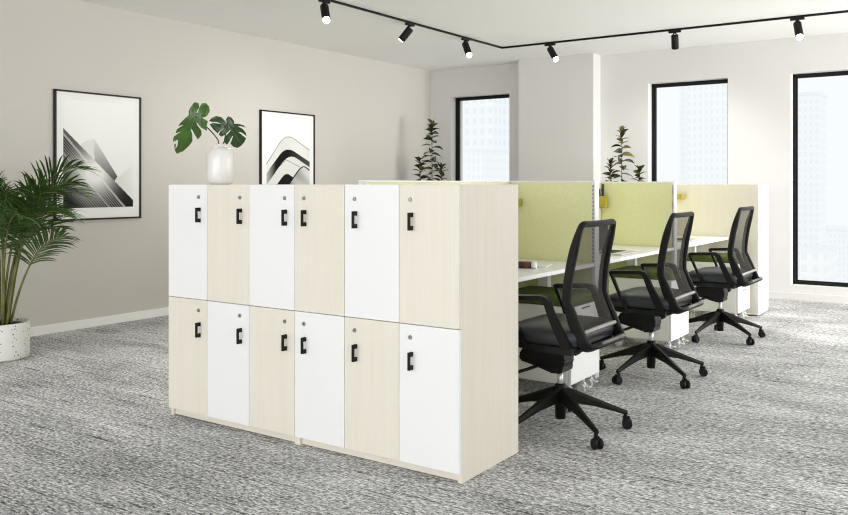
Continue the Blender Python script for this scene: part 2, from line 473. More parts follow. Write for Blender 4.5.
# ------------------------------------------------------------------ task chair (faces -x, origin on the floor under the hub)
BACK = [(.228, .440), (.212, .475), (.172, .562), (.139, .645), (.133, .675), (.137, .74), (.156, .86), (.185, .97), (.199, 1.018)]
BC = smoothcurve([(x, 0, z) for x, z in BACK], 64)
def back_w(z):
    """half width by height"""
    t = (z-.44)/.58
    return .204+.008*math.sin(max(0, min(1, t/.75))*PI)+(-.012 if t > .9 else 0)*(t-.9)/.1
def back_pt(u, w):
    """u -1..1 across, w 0..1 up"""
    k = max(0, min(1, w))*64; i = min(int(k), 63); p = BC[i].lerp(BC[i+1], k-i)
    t = (BC[i+1]-BC[i]).normalized(); n = Vector((t.z, 0, -t.x))   # towards +x, out of the back
    hw = back_w(p.z)
    q = p+n*((.062-.066*max(0, w)+.010*max(0, w)**2)*(1-u*u)); q.y = u*hw
    return q, n, t
def make_chair(label):
    r = empty('task_chair', (0, 0, 0), label, 'chair', 'black task chairs at the desks')
    # back frame: a closed loop swept round the edge of the back
    path = []; K = 24
    def arc(u0, w0, a0, ru, rw):
        for a in range(1, 10):
            t = math.radians(a0-a*9); path.append((u0+ru*math.cos(t), w0+rw*math.sin(t)))
    for i in range(K+1): path.append((-1, .14+.795*i/K))
    arc(-.84, .935, 180, .16, .065)
    for i in range(13): path.append((-.84+1.68*i/12, 1.0))
    arc(.84, .935, 90, .16, .065)
    for i in range(K+1): path.append((1, .935-.795*i/K))
    arc(.66, .14, 0, .34, .12)
    for i in range(13): path.append((.66-1.32*i/12, .02))
    arc(-.66, .14, -90, .34, .12)
    pts = [back_pt(u, w) for u, w in path]
    loops = []
    for i, (p, n, t) in enumerate(pts):
        q0, q1 = pts[i-1][0], pts[(i+1) % len(pts)][0]
        tan = (q1-q0).normalized(); side = n.cross(tan).normalized(); nn = tan.cross(side).normalized()
        if nn.dot(n) < 0: nn = -nn
        z = p.z; top = max(0, min(1, (z-.90)/.1)); low = max(0, min(1, (.66-z)/.1))
        d0, d1 = .021-.008*top+.009*low, .021-.008*top+.006*low          # depth before / behind the surface
        sgn = 1 if side.dot(Vector((0, 0, .73))-p) > 0 else -1
        inn, out = .014*sgn, -.013*sgn
        if abs(p.y) < .15: inn, out = .016*sgn, -.012*sgn
        loops.append([p+side*out*.6-nn*d0, p+side*out-nn*(d0-.006), p+side*out+nn*(d1-.008), p+side*out*.5+nn*d1, p+side*inn*.5+nn*d1, p+side*inn+nn*(d1-.010), p+side*inn-nn*(d0-.006), p+side*inn*.6-nn*d0])
    b = MB(); b.ring(loops); bf = b.build('back_frame', M['black'], r)
    # lower rim joining the stiles under the seat
    def rim(w, u1, hn, hz, bow, name, m):
        L = []
        for i in range(17):
            u = -u1+2*u1*i/16; p, n, t = back_pt(u, w); p = p+n*bow*(1-(u/u1)**2)
            L.append([p-n*hn-t*hz, p+n*hn-t*hz*.6, p+n*hn+t*hz*.6, p-n*hn+t*hz])
        q = MB(); q.layers(L, smooth=False); return q.build(name, m, r)
    rim(.048, .70, .030, .010, .004, 'lower_rim', M['midgrey'])  # grey imitates the light caught along the bottom of the black frame
    rim(.185, .97, .008, .011, .012, 'cross_bar', M['grey'])  # its paler grey paints in the light reflected off the bar
    # mesh
    b = MB(); L = []
    for i in range(25):
        w = .19+.80*i/24; L.append([back_pt(-.96+1.92*j/12, w)[0] for j in range(13)])
    b.layers(L, caps=False, closed=False); b.build('back_mesh', M['mesh'], r)
    # seat
    def outline(f0, f1, hw, R, z, n=7, drop=0.):
        out = []
        for cx, cy, a0 in ((-f0-R*.8, hw-R, 0), (-f1+R, hw-R, 90), (-f1+R, -hw+R, 180), (-f0-R*.8, -hw+R, 270)):
            for k in range(n):
                a = math.radians(a0+k*90/(n-1)); x, y = cx+R*math.cos(a)*(.8 if a0 in (0, 270) else 1), cy+R*math.sin(a)
                fz = max(0, (-x-.08)/.15); out.append((x, y, z-drop*fz*fz))
        return out
    b = MB(); b.layers([outline(-.19, .225, .232, .075, .449), outline(-.20, .238, .243, .085, .462, drop=.004), outline(-.205, .245, .247, .09, .492, drop=.012), outline(-.20, .238, .242, .09, .515, drop=.02),
                        outline(-.185, .215, .225, .09, .529, drop=.022), outline(-.14, .16, .18, .08, .538, drop=.02), outline(-.06, .08, .09, .05, .540, drop=.01)])
    b.build('seat', M['vinyl'], r)
    b = MB(); b.layers([outline(-.14, .15, .15, .06, .405), outline(-.19, .215, .225, .075, .427), outline(-.20, .225, .235, .08, .450)]); b.build('seat_shell', M['black'], r)
    # arms
    for s in (-1, 1):
        def bar(P, wx, wy, m=None, mb=None):
            L = []
            for i, p in enumerate(P):
                p = Vector(p); t = (Vector(P[min(i+1, len(P)-1)])-Vector(P[max(i-1, 0)])).normalized()
                nrm = Vector((t.z, 0, -t.x)).normalized(); yv = Vector((0, 1, 0)); w = wx[i]
                L.append([p-nrm*w-yv*wy[i], p+nrm*w-yv*wy[i], p+nrm*w+yv*wy[i], p-nrm*w+yv*wy[i]])
            mb.layers(L, smooth=False)
        b = MB()
        yy = s*.272; yl = s*.232
        bar([(-.160, yy, .662), (-.15, yy, .668), (.0, yy, .676), (.030, yy, .678), (.052, yy, .670), (.064, yy, .655)], [.006, .010, .011, .012, .014, .014], [.018, .022, .024, .022, .018, .016], mb=b)
        bar([(.060, yy, .662), (.085, yy, .60), (.115, s*.262, .53), (.150, yl+s*.012, .452)], [.014, .017, .020, .024], [.014, .012, .012, .012], mb=b)
        bar([(-.155, yy, .664), (-.115, yy, .57), (-.075, s*.262, .478), (-.06, s*.246, .446)], [.008, .0075, .0085, .010], [.013, .010, .010, .012], mb=b)
        bar([(-.075, s*.240, .443), (.04, s*.240, .436), (.17, s*.232, .437)], [.012, .016, .018], [.014, .014, .014], mb=b)
        b.build('armrest', M['black'], r)
    # tilt mechanism
    b = MB()
    b.prism([(-.20, .355), (-.175, .395), (-.02, .405), (.035, .40), (.050, .345), (.030, .292), (-.03, .285), (-.13, .312), (-.195, .325)], -.062, .062, bev=.008)
    b.prism([(-.05, .31), (.035, .335), (.042, .298), (.03, .285), (-.03, .283)], -.066, .066, bev=.006)
    b.build('tilt_mechanism', M['black'], r)
    b = MB(); b.loft([((-.08, -.07, .318), .008), ((-.11, -.13, .305), .008), ((-.15, -.20, .293), .008)], seg=10)
    b.box((-.225, -.232, .286), (-.135, -.192, .298), bev=.005); b.build('height_lever', M['black'], r)
    b = MB(); b.cyl((.0, .04, .345), (.026, .105, .362), .008, seg=12); b.build('tension_shaft', M['chrome'], r)
    b = MB(); b.loft([((.025, .103, .3615), .012), ((.026, .106, .362), .018), ((.037, .130, .368), .018), ((.039, .134, .369), .012)], seg=18); b.build('tension_knob', M['black'], r)
    b = MB(); b.cyl((0, 0, .20), (0, 0, .29), .0145, seg=24); b.build('gas_lift', M['alu'], r)
    b = MB(); b.loft([((0, 0, .055), .025), ((0, 0, .13), .028), ((0, 0, .135), .036), ((0, 0, .195), .033), ((0, 0, .222), .026), ((0, 0, .226), .020)], seg=24); b.build('hub', M['black'], r)
    for k in range(5):
        a = math.radians(1+36+72*k); ca, sa = math.cos(a), math.sin(a)
        def T(l, w, z): return (l*ca-w*sa, l*sa+w*ca, z)
        b = MB(); L = []
        for l, w, zt, zb in ((.018, .022, .212, .125), (.06, .021, .198, .130), (.16, .018, .157, .115), (.26, .0145, .116, .088), (.318, .012, .093, .070), (.332, .010, .088, .070)):
            L.append([T(l, -w, zb+.006), T(l, -w*.6, zb), T(l, w*.6, zb), T(l, w, zb+.006), T(l, w, zt-.012), T(l, w*.45, zt), T(l, -w*.45, zt), T(l, -w, zt-.012)])
        b.layers(L, smooth=False); leg = b.build('leg', M['black'], r)
        q = k*1.3+.4; cq, sq = math.cos(q), math.sin(q)
        def C(u, v, z): return Vector((.322*ca+u*cq-v*sq, .322*sa+u*sq+v*cq, z))
        c = MB()
        for v0, v1 in ((-.023, -.006), (.006, .023)):
            c.loft([(C(.009, v0, .0255), .021), (C(.009, v0+.003, .0255), .025), (C(.009, v1-.003, .0255), .025), (C(.009, v1, .0255), .021)], seg=20)
        mat = Matrix.Translation(C(.004, 0, 0))@Matrix.Rotation(q, 4, 'Z')
        c.box((-.016, -.008, .030), (.018, .008, .062), bev=.004, mat4=mat); c.cyl(C(0, 0, .055), C(0, 0, .088), .009, seg=12)
        c.build('caster', M['black'], leg)
    return r
c0 = make_chair('nearest black mesh-back task chair, standing beside the maple side of the lockers')
c0.location = (-1.765, 3.75, 0)
for loc, lab in (((-1.782, 5.10, 0), 'middle black mesh-back task chair, in front of the middle white pedestal'), ((-1.788, 6.70, 0), 'farthest black mesh-back task chair, in front of the maple cabinet')):
    c = copy_tree(c0); c.location = loc; c['label'] = lab

# ------------------------------------------------------------------ things on desks and screens
def laptop(x, y, rz, label):
    r = empty('laptop', (x, y, .715), label, 'laptop', 'open laptops on the desks', rz)
    b = MB(); b.box((-.105, -.16, .001), (.105, .16, .012), bev=.003); b.build('base', M['alu'], r)
    b = MB()
    for i in range(5):
        for j in range(13): b.box((-.082+i*.021, -.143+j*.022, .012), (-.064+i*.021, -.125+j*.022, .0135))
    b.build('keyboard', M['black'], r)
    b = MB(); mt = Matrix.Translation((-.105, 0, .010))@Matrix.Rotation(math.radians(-7), 4, 'Y')
    b.box((-.004, -.16, 0), (.003, .16, .205), bev=.002, mat4=mt); s = b.build('lid', M['alu'], r)
    b = MB(); b.box((.003, -.156, .006), (.0036, .156, .201), mat4=mt); b.build('display', M['screen'], s)
    return r
laptop(-2.21, 5.60, 0, 'open laptop with black screen on the middle white desk')
laptop(-2.235, 7.20, 0, 'open laptop with black screen on the farthest white desk')
r = empty('pencil_case', (-2.28, 4.30, .715), 'black and rust striped round pencil case on the nearest white desk', 'pencil case', rz=.25)
b = MB(); b.cyl((-.13, 0, .0205), (.072, 0, .0205), .0195, m=M['pen'], seg=24)
for x0, x1 in ((-.10, -.07), (-.03, .0), (.025, .06)): b.cyl((x0, 0, .0205), (x1, 0, .0205), .0201, m=M['rust'], seg=24)
b.mats = [M['pen'], M['rust']]; b.build('body', None, r)
b = MB(); b.loft([((.072, 0, .0205), .0203), ((.094, 0, .0205), .0203), ((.098, 0, .0205), .017)], seg=24); b.build('end_cap', M['white'], r)
b = MB(); b.box((-.075, -.105, .0), (.075, .105, .006), M['paper'], bev=.001); b.box((-.076, -.106, .0062), (.076, .106, .0076), M['white'], bev=.0005)
o = b.build('notebook', None, None, (-2.26, 4.47, .7155)); o.rotation_euler = (0, 0, .3); tag(o, 'thin white notebook lying beside the striped pencil case', 'notebook')

def tray(x0, x1, y0, y1, z0, z1, mb):
    t = .003
    mb.box((x0, y0, z0), (x1, y1, z0+t), bev=.001)
    mb.box((x0, y0, z0), (x0+t, y1, z1), bev=.001); mb.box((x1-t, y0, z0), (x1, y1, z1), bev=.001)
    mb.box((x0, y0, z0), (x1, y0+t, z1), bev=.001); mb.box((x0, y1-t, z0), (x1, y1, z1), bev=.001)
for y, w, lab in ((4.848, .095, 'mustard yellow tray hung on the first green side screen, just past the lockers'), (7.958, .195, 'mustard yellow tray hung on the far maple cabinet')):
    r = empty('accessory_tray', (-2.646, y, 1.06), lab, 'tray', 'mustard trays on the screens')
    b = MB(); tray(.004, w, -.085, -.002, 0, .046, b); b.build('tray_body', M['mustard'], r)
    b = MB(); b.box((.02, -.003, .0), (w-.02, -.0005, .040), bev=.0005); b.build('hanging_bracket', M['slot'], r)
r = empty('pen_cup', (-2.606, 6.348, 1.013), 'mustard yellow pen cup hung on the second green side screen', 'pen cup')
b = MB(); tray(-.034, .022, -.034, .034, 0, .095, b); b.build('cup_body', M['mustard'], r)
b = MB(); b.box((-.030, .034, .03), (-.016, .0415, .19), bev=.001); b.build('hanging_bracket', M['slot'], r)
for dx, dy, tx, ty, lab in ((-.016, -.010, -.022, .006, 'black pen leaning left in the mustard pen cup'), (-.004, .008, -.016, .0, 'black pen standing upright in the mustard pen cup')):
    b = MB(); b.loft([((dx, dy, .006), .003), ((dx, dy, .012), .0048), ((dx+tx*.9, dy+ty, .140), .0048), ((dx+tx, dy+ty, .152), .003)], seg=10)
    o = b.build('pen', M['pen'], None, (-2.606, 6.348, 1.013)); tag(o, lab, 'pen', 'pens in the pen cup')

# ------------------------------------------------------------------ pictures
def seg_dist(px, py, pts):
    d = np.full(px.shape, 1e9)
    for (x0, y0), (x1, y1) in zip(pts, pts[1:]):
        L = (x1-x0)**2+(y1-y0)**2
        t = np.clip(((px-x0)*(x1-x0)+(py-y0)*(y1-y0))/L, 0, 1)
        d = np.minimum(d, np.hypot(px-x0-t*(x1-x0), py-y0-t*(y1-y0)))
    return d
def inside(px, py, poly):
    c = np.zeros(px.shape, bool); n = len(poly)
    for i in range(n):
        x0, y0 = poly[i]; x1, y1 = poly[(i+1) % n]
        if y0 == y1: continue
        k = ((y0 > py) != (y1 > py)) & (px < (x1-x0)*(py-y0)/(y1-y0)+x0)
        c ^= k
    return c
def rnd(pts, n=6, q=.35):
    """rounds the inner corners of an open line"""
    out = [pts[0]]
    for a, p, c in zip(pts, pts[1:], pts[2:]):
        A = (p[0]+(a[0]-p[0])*q, p[1]+(a[1]-p[1])*q); C = (p[0]+(c[0]-p[0])*q, p[1]+(c[1]-p[1])*q)
        for k in range(n+1):
            t = k/n; out.append(((1-t)**2*A[0]+2*t*(1-t)*p[0]+t*t*C[0], (1-t)**2*A[1]+2*t*(1-t)*p[1]+t*t*C[1]))
    return out+[pts[-1]]
def art_towers(u, v):
    """u, v 0..1 (v from the top): an abstract view up at striped facades"""
    X, Y = 82+240*u, 65+380*v
    val = .92-.06*v+.02*np.sin(u*4)
    k = inside(X, Y, [(258, 345), (322, 285), (322, 420), (300, 440)]); val = np.where(k, .72+.14*(X-258)/64, val)
    k = inside(X, Y, [(140, 216), (182, 195), (190, 300), (150, 300)]); val = np.where(k, .80, val)
    k = inside(X, Y, [(182, 195), (265, 332), (256, 346), (250, 360), (186, 300)]); val = np.where(k, np.clip(.78-.0042*(Y-195)-.001*(X-182), .12, 1), val)
    k = inside(X, Y, [(82, 165), (322, 420), (322, 445), (82, 445)])
    s = (Y-165)-(X-82)*1.0625                                    # drop below the roof edge
    smooth_ = np.clip(.13-.0009*(X-82)+.012*(s < 5), .02, .5)
    q = (Y-165)-(X-82)*1.25
    stripe = .5+.5*np.sin(q*2*PI/11)
    body = np.where(q > 20, .008+.30*stripe**3, smooth_)
    body = np.where((q > 14) & (q < 24), .42, body); body = np.where((q > 84) & (q < 90), .30, body)
    body = body*np.where(q > 165, np.clip(1-(q-165)/60, .05, 1), 1)
    glow = np.exp(-(((X-185)/62)**2+((Y-320)/70)**2))
    body = body+(.92-body)*np.clip(glow*1.15, 0, .97)
    return np.where(k, body, val)
def art_balconies(u, v):
    """rounded white terraces in sharp perspective"""
    X, Y = 92+253*u, 100+385*v*1.32
    val = np.full(X.shape, .93)
    o1 = rnd([(96, 375), (205, 183), (350, 285)]); o2 = rnd([(96, 430), (205, 262), (350, 358)]); o3 = rnd([(96, 500), (222, 305), (350, 392)])
    def under(line): return inside(X, Y, [(line[0][0], 900)]+line+[(line[-1][0], 900)])
    k1, k2, k3 = under(o1), under(o2), under(o3)
    val = np.where(k1, .80-.10*np.exp(-((X-190)/60)**2), val)
    val = np.where(k2, np.clip(.012+.55*np.clip((150-X)/60, 0, 1)**1.5+.06*np.clip((X-220)/120, 0, 1), 0, .9), val)
    val = np.where(k3, .74, val)
    val = np.where(seg_dist(X, Y, o1) < 2.6, .34, val)
    val = np.where((seg_dist(X, Y, [(160, 395), (205, 346), (285, 388)]) < 2.4) & k3, .35, val)
    k = under(rnd([(150, 500), (205, 422), (270, 470)])) ; val = np.where(k, .015, val)
    o4 = rnd([(215, 505), (300, 375), (352, 412)]); k4 = under(o4)
    val = np.where(k4, .30+.35*np.clip((X-230)/110, 0, 1)+.10*np.sin((X-Y)*.05), val); val = np.where(seg_dist(X, Y, o4) < 3.4, .02, val)
    k5 = under(rnd([(96, 600), (190, 500), (350, 560)])); val = np.where(k5 & (Y > 505), .25+.4*u, val)
    return np.clip(val, 0, 1)
def picture(y0, y1, z0, z1, fn, label):
    r = empty('framed_print', (XL, (y0+y1)/2, z0), label, 'picture', 'framed prints on the left wall')
    w, h, f, D = (y1-y0)/2, z1-z0, .014, .028
    b = MB()
    b.box((.001, -w, 0), (D, -w+f, h), bev=.0015); b.box((.001, w-f, 0), (D, w, h), bev=.0015); b.box((.001, -w, 0), (D, w, f), bev=.0015); b.box((.001, -w, h-f), (D, w, h), bev=.0015)
    b.build('frame', M['frame'], r)
    b = MB(); b.box((.002, -w+f, f), (.016, w-f, h-f)); b.build('mat_board', M['paper'], r)
    nu, nv = 150, 200; a0, a1, c0_, c1_ = -w+.078, w-.077, .10, h-.075
    me = bpy.data.meshes.new('print')
    U, V = np.meshgrid(np.linspace(0, 1, nu+1), np.linspace(0, 1, nv+1))
    co = np.stack([np.full(U.shape, .0168), a0+(a1-a0)*U, c1_-(c1_-c0_)*V], -1).reshape(-1, 3)
    ii = np.arange((nu+1)*(nv+1)).reshape(nv+1, nu+1)
    fa = np.stack([ii[1:, :-1], ii[1:, 1:], ii[:-1, 1:], ii[:-1, :-1]], -1).reshape(-1, 4)
    me.from_pydata(co.tolist(), [], fa.tolist())
    val = fn(U, V).reshape(-1)
    at = me.color_attributes.new('ink', 'FLOAT_COLOR', 'POINT')
    at.data.foreach_set('color', np.stack([val*.97, val*.965, val*.94, np.ones_like(val)], -1).reshape(-1).astype('f4'))
    me.materials.append(M['art']); o = bpy.data.objects.new('print', me); COL.objects.link(o); o.parent = r
    return r
picture(3.858, 4.681, .903, 1.972, art_towers, 'black framed print of dark striped towers on the left wall beside the palm')
picture(6.141, 6.968, .903, 1.974, art_balconies, 'black framed print of white rounded terraces on the left wall behind the vase')

# ------------------------------------------------------------------ vase and monstera leaves
VX, VY = -3.457, 3.09
r = empty('vase', (VX, VY, 1.2), 'white ribbed ceramic vase standing on the left locker cabinet', 'vase')
b = MB(); seg = 72
prof = [(.050, 0), (.058, .004), (.068, .018), (.0725, .045), (.073, .085), (.0725, .135), (.070, .165), (.060, .188), (.045, .200), (.0255, .205), (.0235, .212), (.0255, .219), (.021, .219), (.019, .206), (.019, .19)]
L = []
for R_, z in prof:
    amp = .0007*max(0, min(1, (R_-.05)/.02))
    L.append([((R_+amp*math.cos(24*2*PI*j/seg))*math.cos(2*PI*j/seg), (R_+amp*math.cos(24*2*PI*j/seg))*math.sin(2*PI*j/seg), z) for j in range(seg)])
b.layers(L); b.build('vase_body', M['ceramic'], r)
# directions across and away from the room's diagonal, along which the leaves are spread
YAW = math.radians(34.49)
RV = Vector((math.cos(YAW), math.sin(YAW), 0)); FV = Vector((-math.sin(YAW), math.cos(YAW), 0)); UV = Vector((0, 0, 1))
def leaf_mesh(outline, rib, fn):
    """flat outline (metres) filled, folded by fn(a, b) -> depth"""
    P = [Vector(p) for p in outline]; n = len(P)
    E = [(i, (i+1) % n) for i in range(n)]
    xs = [p[0] for p in P]; ys = [p[1] for p in P]; step = .012; Q = list(P)
    x = min(xs)
    while x < max(xs):
        y = min(ys)
        while y < max(ys):
            if inside(np.array([x]), np.array([y]), outline)[0] and min((Vector((x, y))-p).length for p in P) > .005: Q.append(Vector((x, y)))
            y += step
        x += step
    v, e, f, *_ = geometry.delaunay_2d_cdt(Q, E, [], 1, 1e-6)
    return [(p.x, p.y, fn(p.x, p.y)) for p in v], [list(t) for t in f]
def monstera(outline, rib, base, petiole, mat, label, fold, droop):
    """outline and rib in px-free metres relative to the vase foot: (across, up)"""
    ax, ay = rib[0]; bx_, by_ = rib[-1]; L = math.hypot(bx_-ax, by_-ay); dx, dy = (bx_-ax)/L, (by_-ay)/L
    def fn(x, y):
        s = (x-ax)*dx+(y-ay)*dy; t = abs(-(x-ax)*dy+(y-ay)*dx)
        return base+fold*t-droop*s*s*4+.004*math.sin(t*160)
    V, Fc = leaf_mesh(outline, rib, fn)
    W = [RV*a+FV*d+UV*c for a, c, d in V]
    r = empty('monstera_leaf', (VX, VY, 1.2), label, 'leaf', 'monstera leaves in the vase')
    me = bpy.data.meshes.new('blade'); me.from_pydata([tuple(w) for w in W], [], Fc)
    for p in me.polygons: p.use_smooth = True
    me.materials.append(mat); o = bpy.data.objects.new('blade', me); COL.objects.link(o); o.parent = r
    sm = o.modifiers.new('thickness', 'SOLIDIFY'); sm.thickness = .0012; sm.offset = 0
    b = MB(); R = []
    for i in range(13):
        t = i/12; x, y = ax+(bx_-ax)*t, ay+(by_-ay)*t; R.append((RV*x+FV*(fn(x, y)-.001)+UV*y, .0022*(1-.75*t)))
    b.loft(R, seg=6); b.build('midrib', M['vein'], o)
    b = MB(); end = RV*ax+FV*fn(ax, ay)+UV*ay
    b.loft([(p, .0035) for p in smoothcurve([*petiole, end], 14)], seg=8); b.build('petiole', M['leafd'], r)
    return r
K = 4.47/834/8.5875
def Q(pts): return [((x/8.5875+170-217.5)*4.47/834, (184.2-(y/8.5875+95))*4.47/834) for x, y in pts]
leaf1 = Q([(125, 512), (98, 482), (72, 432), (88, 420), (98, 470), (104, 440), (90, 385), (76, 395), (58, 408), (50, 378), (52, 358), (104, 310), (57, 330), (61, 294), (110, 254), (66, 266), (80, 238), (112, 200), (150, 170), (146, 140), (166, 105), (206, 60), (240, 70), (240, 105), (214, 150), (222, 155), (246, 100), (272, 72), (305, 70), (328, 95), (332, 135), (308, 172), (285, 186), (262, 192), (312, 222), (305, 262), (308, 306), (262, 282), (214, 232), (228, 258), (262, 305), (270, 345), (246, 384), (214, 338), (178, 284), (172, 290), (196, 345), (210, 400), (196, 440), (165, 488)])
leaf2 = Q([(310, 215), (335, 188), (372, 174), (412, 182), (446, 216), (458, 232), (450, 200), (472, 174), (500, 186), (520, 215), (524, 238), (560, 240), (606, 252), (630, 275), (590, 262), (556, 262), (600, 285), (636, 322), (646, 352), (600, 318), (566, 312), (612, 345), (648, 372), (636, 408), (610, 438), (580, 455), (532, 442), (500, 412), (520, 348), (512, 346), (490, 390), (470, 424), (436, 396), (450, 345), (494, 298), (486, 292), (440, 335), (412, 352), (386, 332), (398, 305), (440, 272), (392, 300), (376, 322), (334, 282), (312, 244), (340, 232), (412, 240), (380, 226), (330, 224)])
p1 = [UV*.06+RV*.004, UV*.20+RV*-.008, RV*-.03+UV*.26+FV*.02]
monstera(leaf1, Q([(205, 178), (160, 290), (128, 505)]), -.035, p1, M['leaf'], 'larger green monstera leaf hanging to the left of the white vase', .10, .9)
p2 = [UV*.06-RV*.004, UV*.20+RV*.010, RV*.02+UV*.24+FV*.01]
monstera(leaf2, Q([(462, 238), (540, 330), (612, 430)]), .012, p2, M['leafd'], 'smaller dark monstera leaf spreading to the right over the white vase', .12, .9)

# ------------------------------------------------------------------ areca palm
PX, PY = -5.69, 3.10
r = empty('potted_palm', (PX, PY, 0), 'potted areca palm in a white speckled pot against the left wall', 'plant')
b = MB(); b.lathe([(.17, 0), (.184, .006), (.187, .02), (.187, .244), (.183, .25), (.172, .25), (.170, .243), (.170, .222)], seg=64); b.build('pot', M['terrazzo'], r)
b = MB(); b.lathe([(.169, .19), (.1695, .225), (.10, .232), (.02, .235)], seg=40, cap1=True); b.build('soil', M['soil'], r)
def frond(P0, P1, P2, P3, start, nl, ll, wid, twist, seed):
    """a stem on a cubic path with pinnate leaflets on the upper part; points as (across, away, up)"""
    rg = random.Random(seed)
    B = [RV*p[0]+FV*p[1]+UV*p[2] for p in (P0, P1, P2, P3)]
    def at(t): return B[0]*(1-t)**3+B[1]*3*t*(1-t)**2+B[2]*3*t*t*(1-t)+B[3]*t**3
    def tan(t): return (at(min(1, t+.01))-at(max(0, t-.01))).normalized()
    b = MB(); b.loft([(at(i/24), .0085*(1-i/24)**.8+.0015) for i in range(25)], m=M['stem'], seg=7)
    b.mats = [M['stem'], M['palm']]
    for i in range(nl):
        t = start+(1-start)*(i+.3)/nl; s = (t-start)/(1-start)
        p, d = at(t), tan(t)
        side0 = d.cross(UV); side0 = side0.normalized() if side0.length > .05 else RV.copy()
        side0 = (Matrix.Rotation(twist, 3, d)@side0).normalized(); upn = side0.cross(d).normalized()
        for sg in (-1, 1):
            le = ll*(.55+.45*math.sin(PI*min(1, .18+s*.72)))*(1-.35*s**3)*rg.uniform(.88, 1.08)
            ang = math.radians(62-30*s+rg.uniform(-7, 7))
            v = (side0*sg*math.sin(ang)+d*math.cos(ang)+upn*rg.uniform(.12, .36)).normalized()
            nrm = v.cross(d).normalized()*sg; nrm = nrm if nrm.dot(upn) > 0 else -nrm
            across = v.cross(nrm).normalized()
            Lp, Cp, Rp = [], [], []; n = 6; q = p.copy(); vv = v.copy()
            g = rg.uniform(.75, 1.35)
            for k in range(n+1):
                u = k/n; w = wid*(math.sin(PI*min(1, .10+u*.9))**.7)*(1 if u < .999 else 0)
                Lp.append(q-across*w+nrm*w*.35); Cp.append(q.copy()); Rp.append(q+across*w+nrm*w*.35)
                vv = (vv+Vector((0, 0, -.135*g*(.3+u)))).normalized(); q = q+vv*(le/n)
            mi = b.mi(M['palm']); V = [[b.bm.verts.new(x) for x in l] for l in (Lp, Cp, Rp)]
            for k in range(n):
                for A, Bv in ((V[0], V[1]), (V[1], V[2])):
                    f = b.bm.faces.new((A[k], Bv[k], Bv[k+1], A[k+1])); f.material_index = mi; f.smooth = True
    return b.build('frond', None, r, recalc=False)
FR = [  # base, control, control, tip: (across, away, up)
    ((.05, .0, .23), (.10, .02, .75), (.20, .05, 1.42), (.58, .02, 1.30)),
    ((.06, -.03, .23), (.13, -.05, .70), (.22, -.10, 1.15), (.54, -.16, .98)),
    ((.03, .03, .23), (.05, .05, .75), (.15, .15, 1.32), (.50, .20, 1.12)),
    ((.00, -.02, .23), (.02, -.02, .80), (.02, -.05, 1.34), (-.18, -.16, 1.20)),
    ((-.02, .02, .23), (-.06, .03, .75), (-.14, .02, 1.32), (-.34, .0, 1.18)),
    ((-.03, -.03, .23), (-.10, -.06, .70), (-.22, -.14, 1.18), (-.50, -.22, .95)),
    ((.04, -.04, .23), (.08, -.12, .65), (.14, -.22, 1.12), (.36, -.42, .98)),
    ((.03, .04, .23), (.06, .10, .70), (.10, .20, 1.22), (.30, .34, 1.14)),
    ((.065, .01, .23), (.13, .02, .52), (.22, .02, .82), (.46, -.03, .84)),
    ((-.01, -.04, .23), (-.02, -.10, .62), (-.02, -.24, 1.02), (.12, -.46, .88)),
    ((.01, .0, .23), (.06, .0, .72), (.10, -.02, 1.20), (.44, -.08, 1.14)),
    ((.02, -.01, .23), (.04, -.03, .70), (.06, -.10, 1.22), (.20, -.26, 1.16)),
    ((-.04, .01, .23), (-.10, .02, .60), (-.16, .0, 1.0), (-.36, -.06, 1.02)),
    ((.05, -.02, .23), (.09, -.04, .62), (.18, -.06, .98), (.44, -.12, .90)),
    ((.045, .02, .23), (.10, .03, .70), (.18, .06, 1.28), (.52, .04, 1.20)),
    ((.02, .02, .23), (.06, .02, .66), (.12, .03, 1.08), (.40, .08, 1.02)),
    ((-.02, -.02, .23), (-.04, -.04, .70), (-.06, -.10, 1.16), (.06, -.30, 1.10)),
    ((.0, .03, .23), (.0, .05, .72), (-.02, .08, 1.30), (-.18, .08, 1.26)),
]
for i, p in enumerate(FR): frond(*p, start=.46 if i != 8 else .5, nl=27, ll=.29 if i != 8 else .24, wid=.0066, twist=random.uniform(-.5, .5), seed=i+3)

# ------------------------------------------------------------------ rubber plants behind the desks
def rubber_leaf(b, p, az, elev, ln, wd, m, roll=0.):
    d = Vector((math.cos(az)*math.cos(elev), math.sin(az)*math.cos(elev), math.sin(elev)))
    sd = Matrix.Rotation(roll, 3, d)@Vector((-math.sin(az), math.cos(az), 0)); n = 7; V = []; q = p.copy(); mi = b.mi(m)
    for k in range(n+1):
        u = k/n; w = wd*math.sin(PI*(.04+.96*u)**.85)*.5 if k < n else .0005
        up = sd.cross(d).normalized(); up = up if up.z > 0 else -up
        V.append([b.bm.verts.new(q-sd*w+up*w*.35), b.bm.verts.new(q), b.bm.verts.new(q+sd*w+up*w*.35)])
        d = (d+Vector((0, 0, -.11))).normalized(); q = q+d*(ln/n)
    for A, B_ in zip(V, V[1:]):
        for j in (0, 1):
            f = b.bm.faces.new((A[j], A[j+1], B_[j+1], B_[j])); f.material_index = mi; f.smooth = True
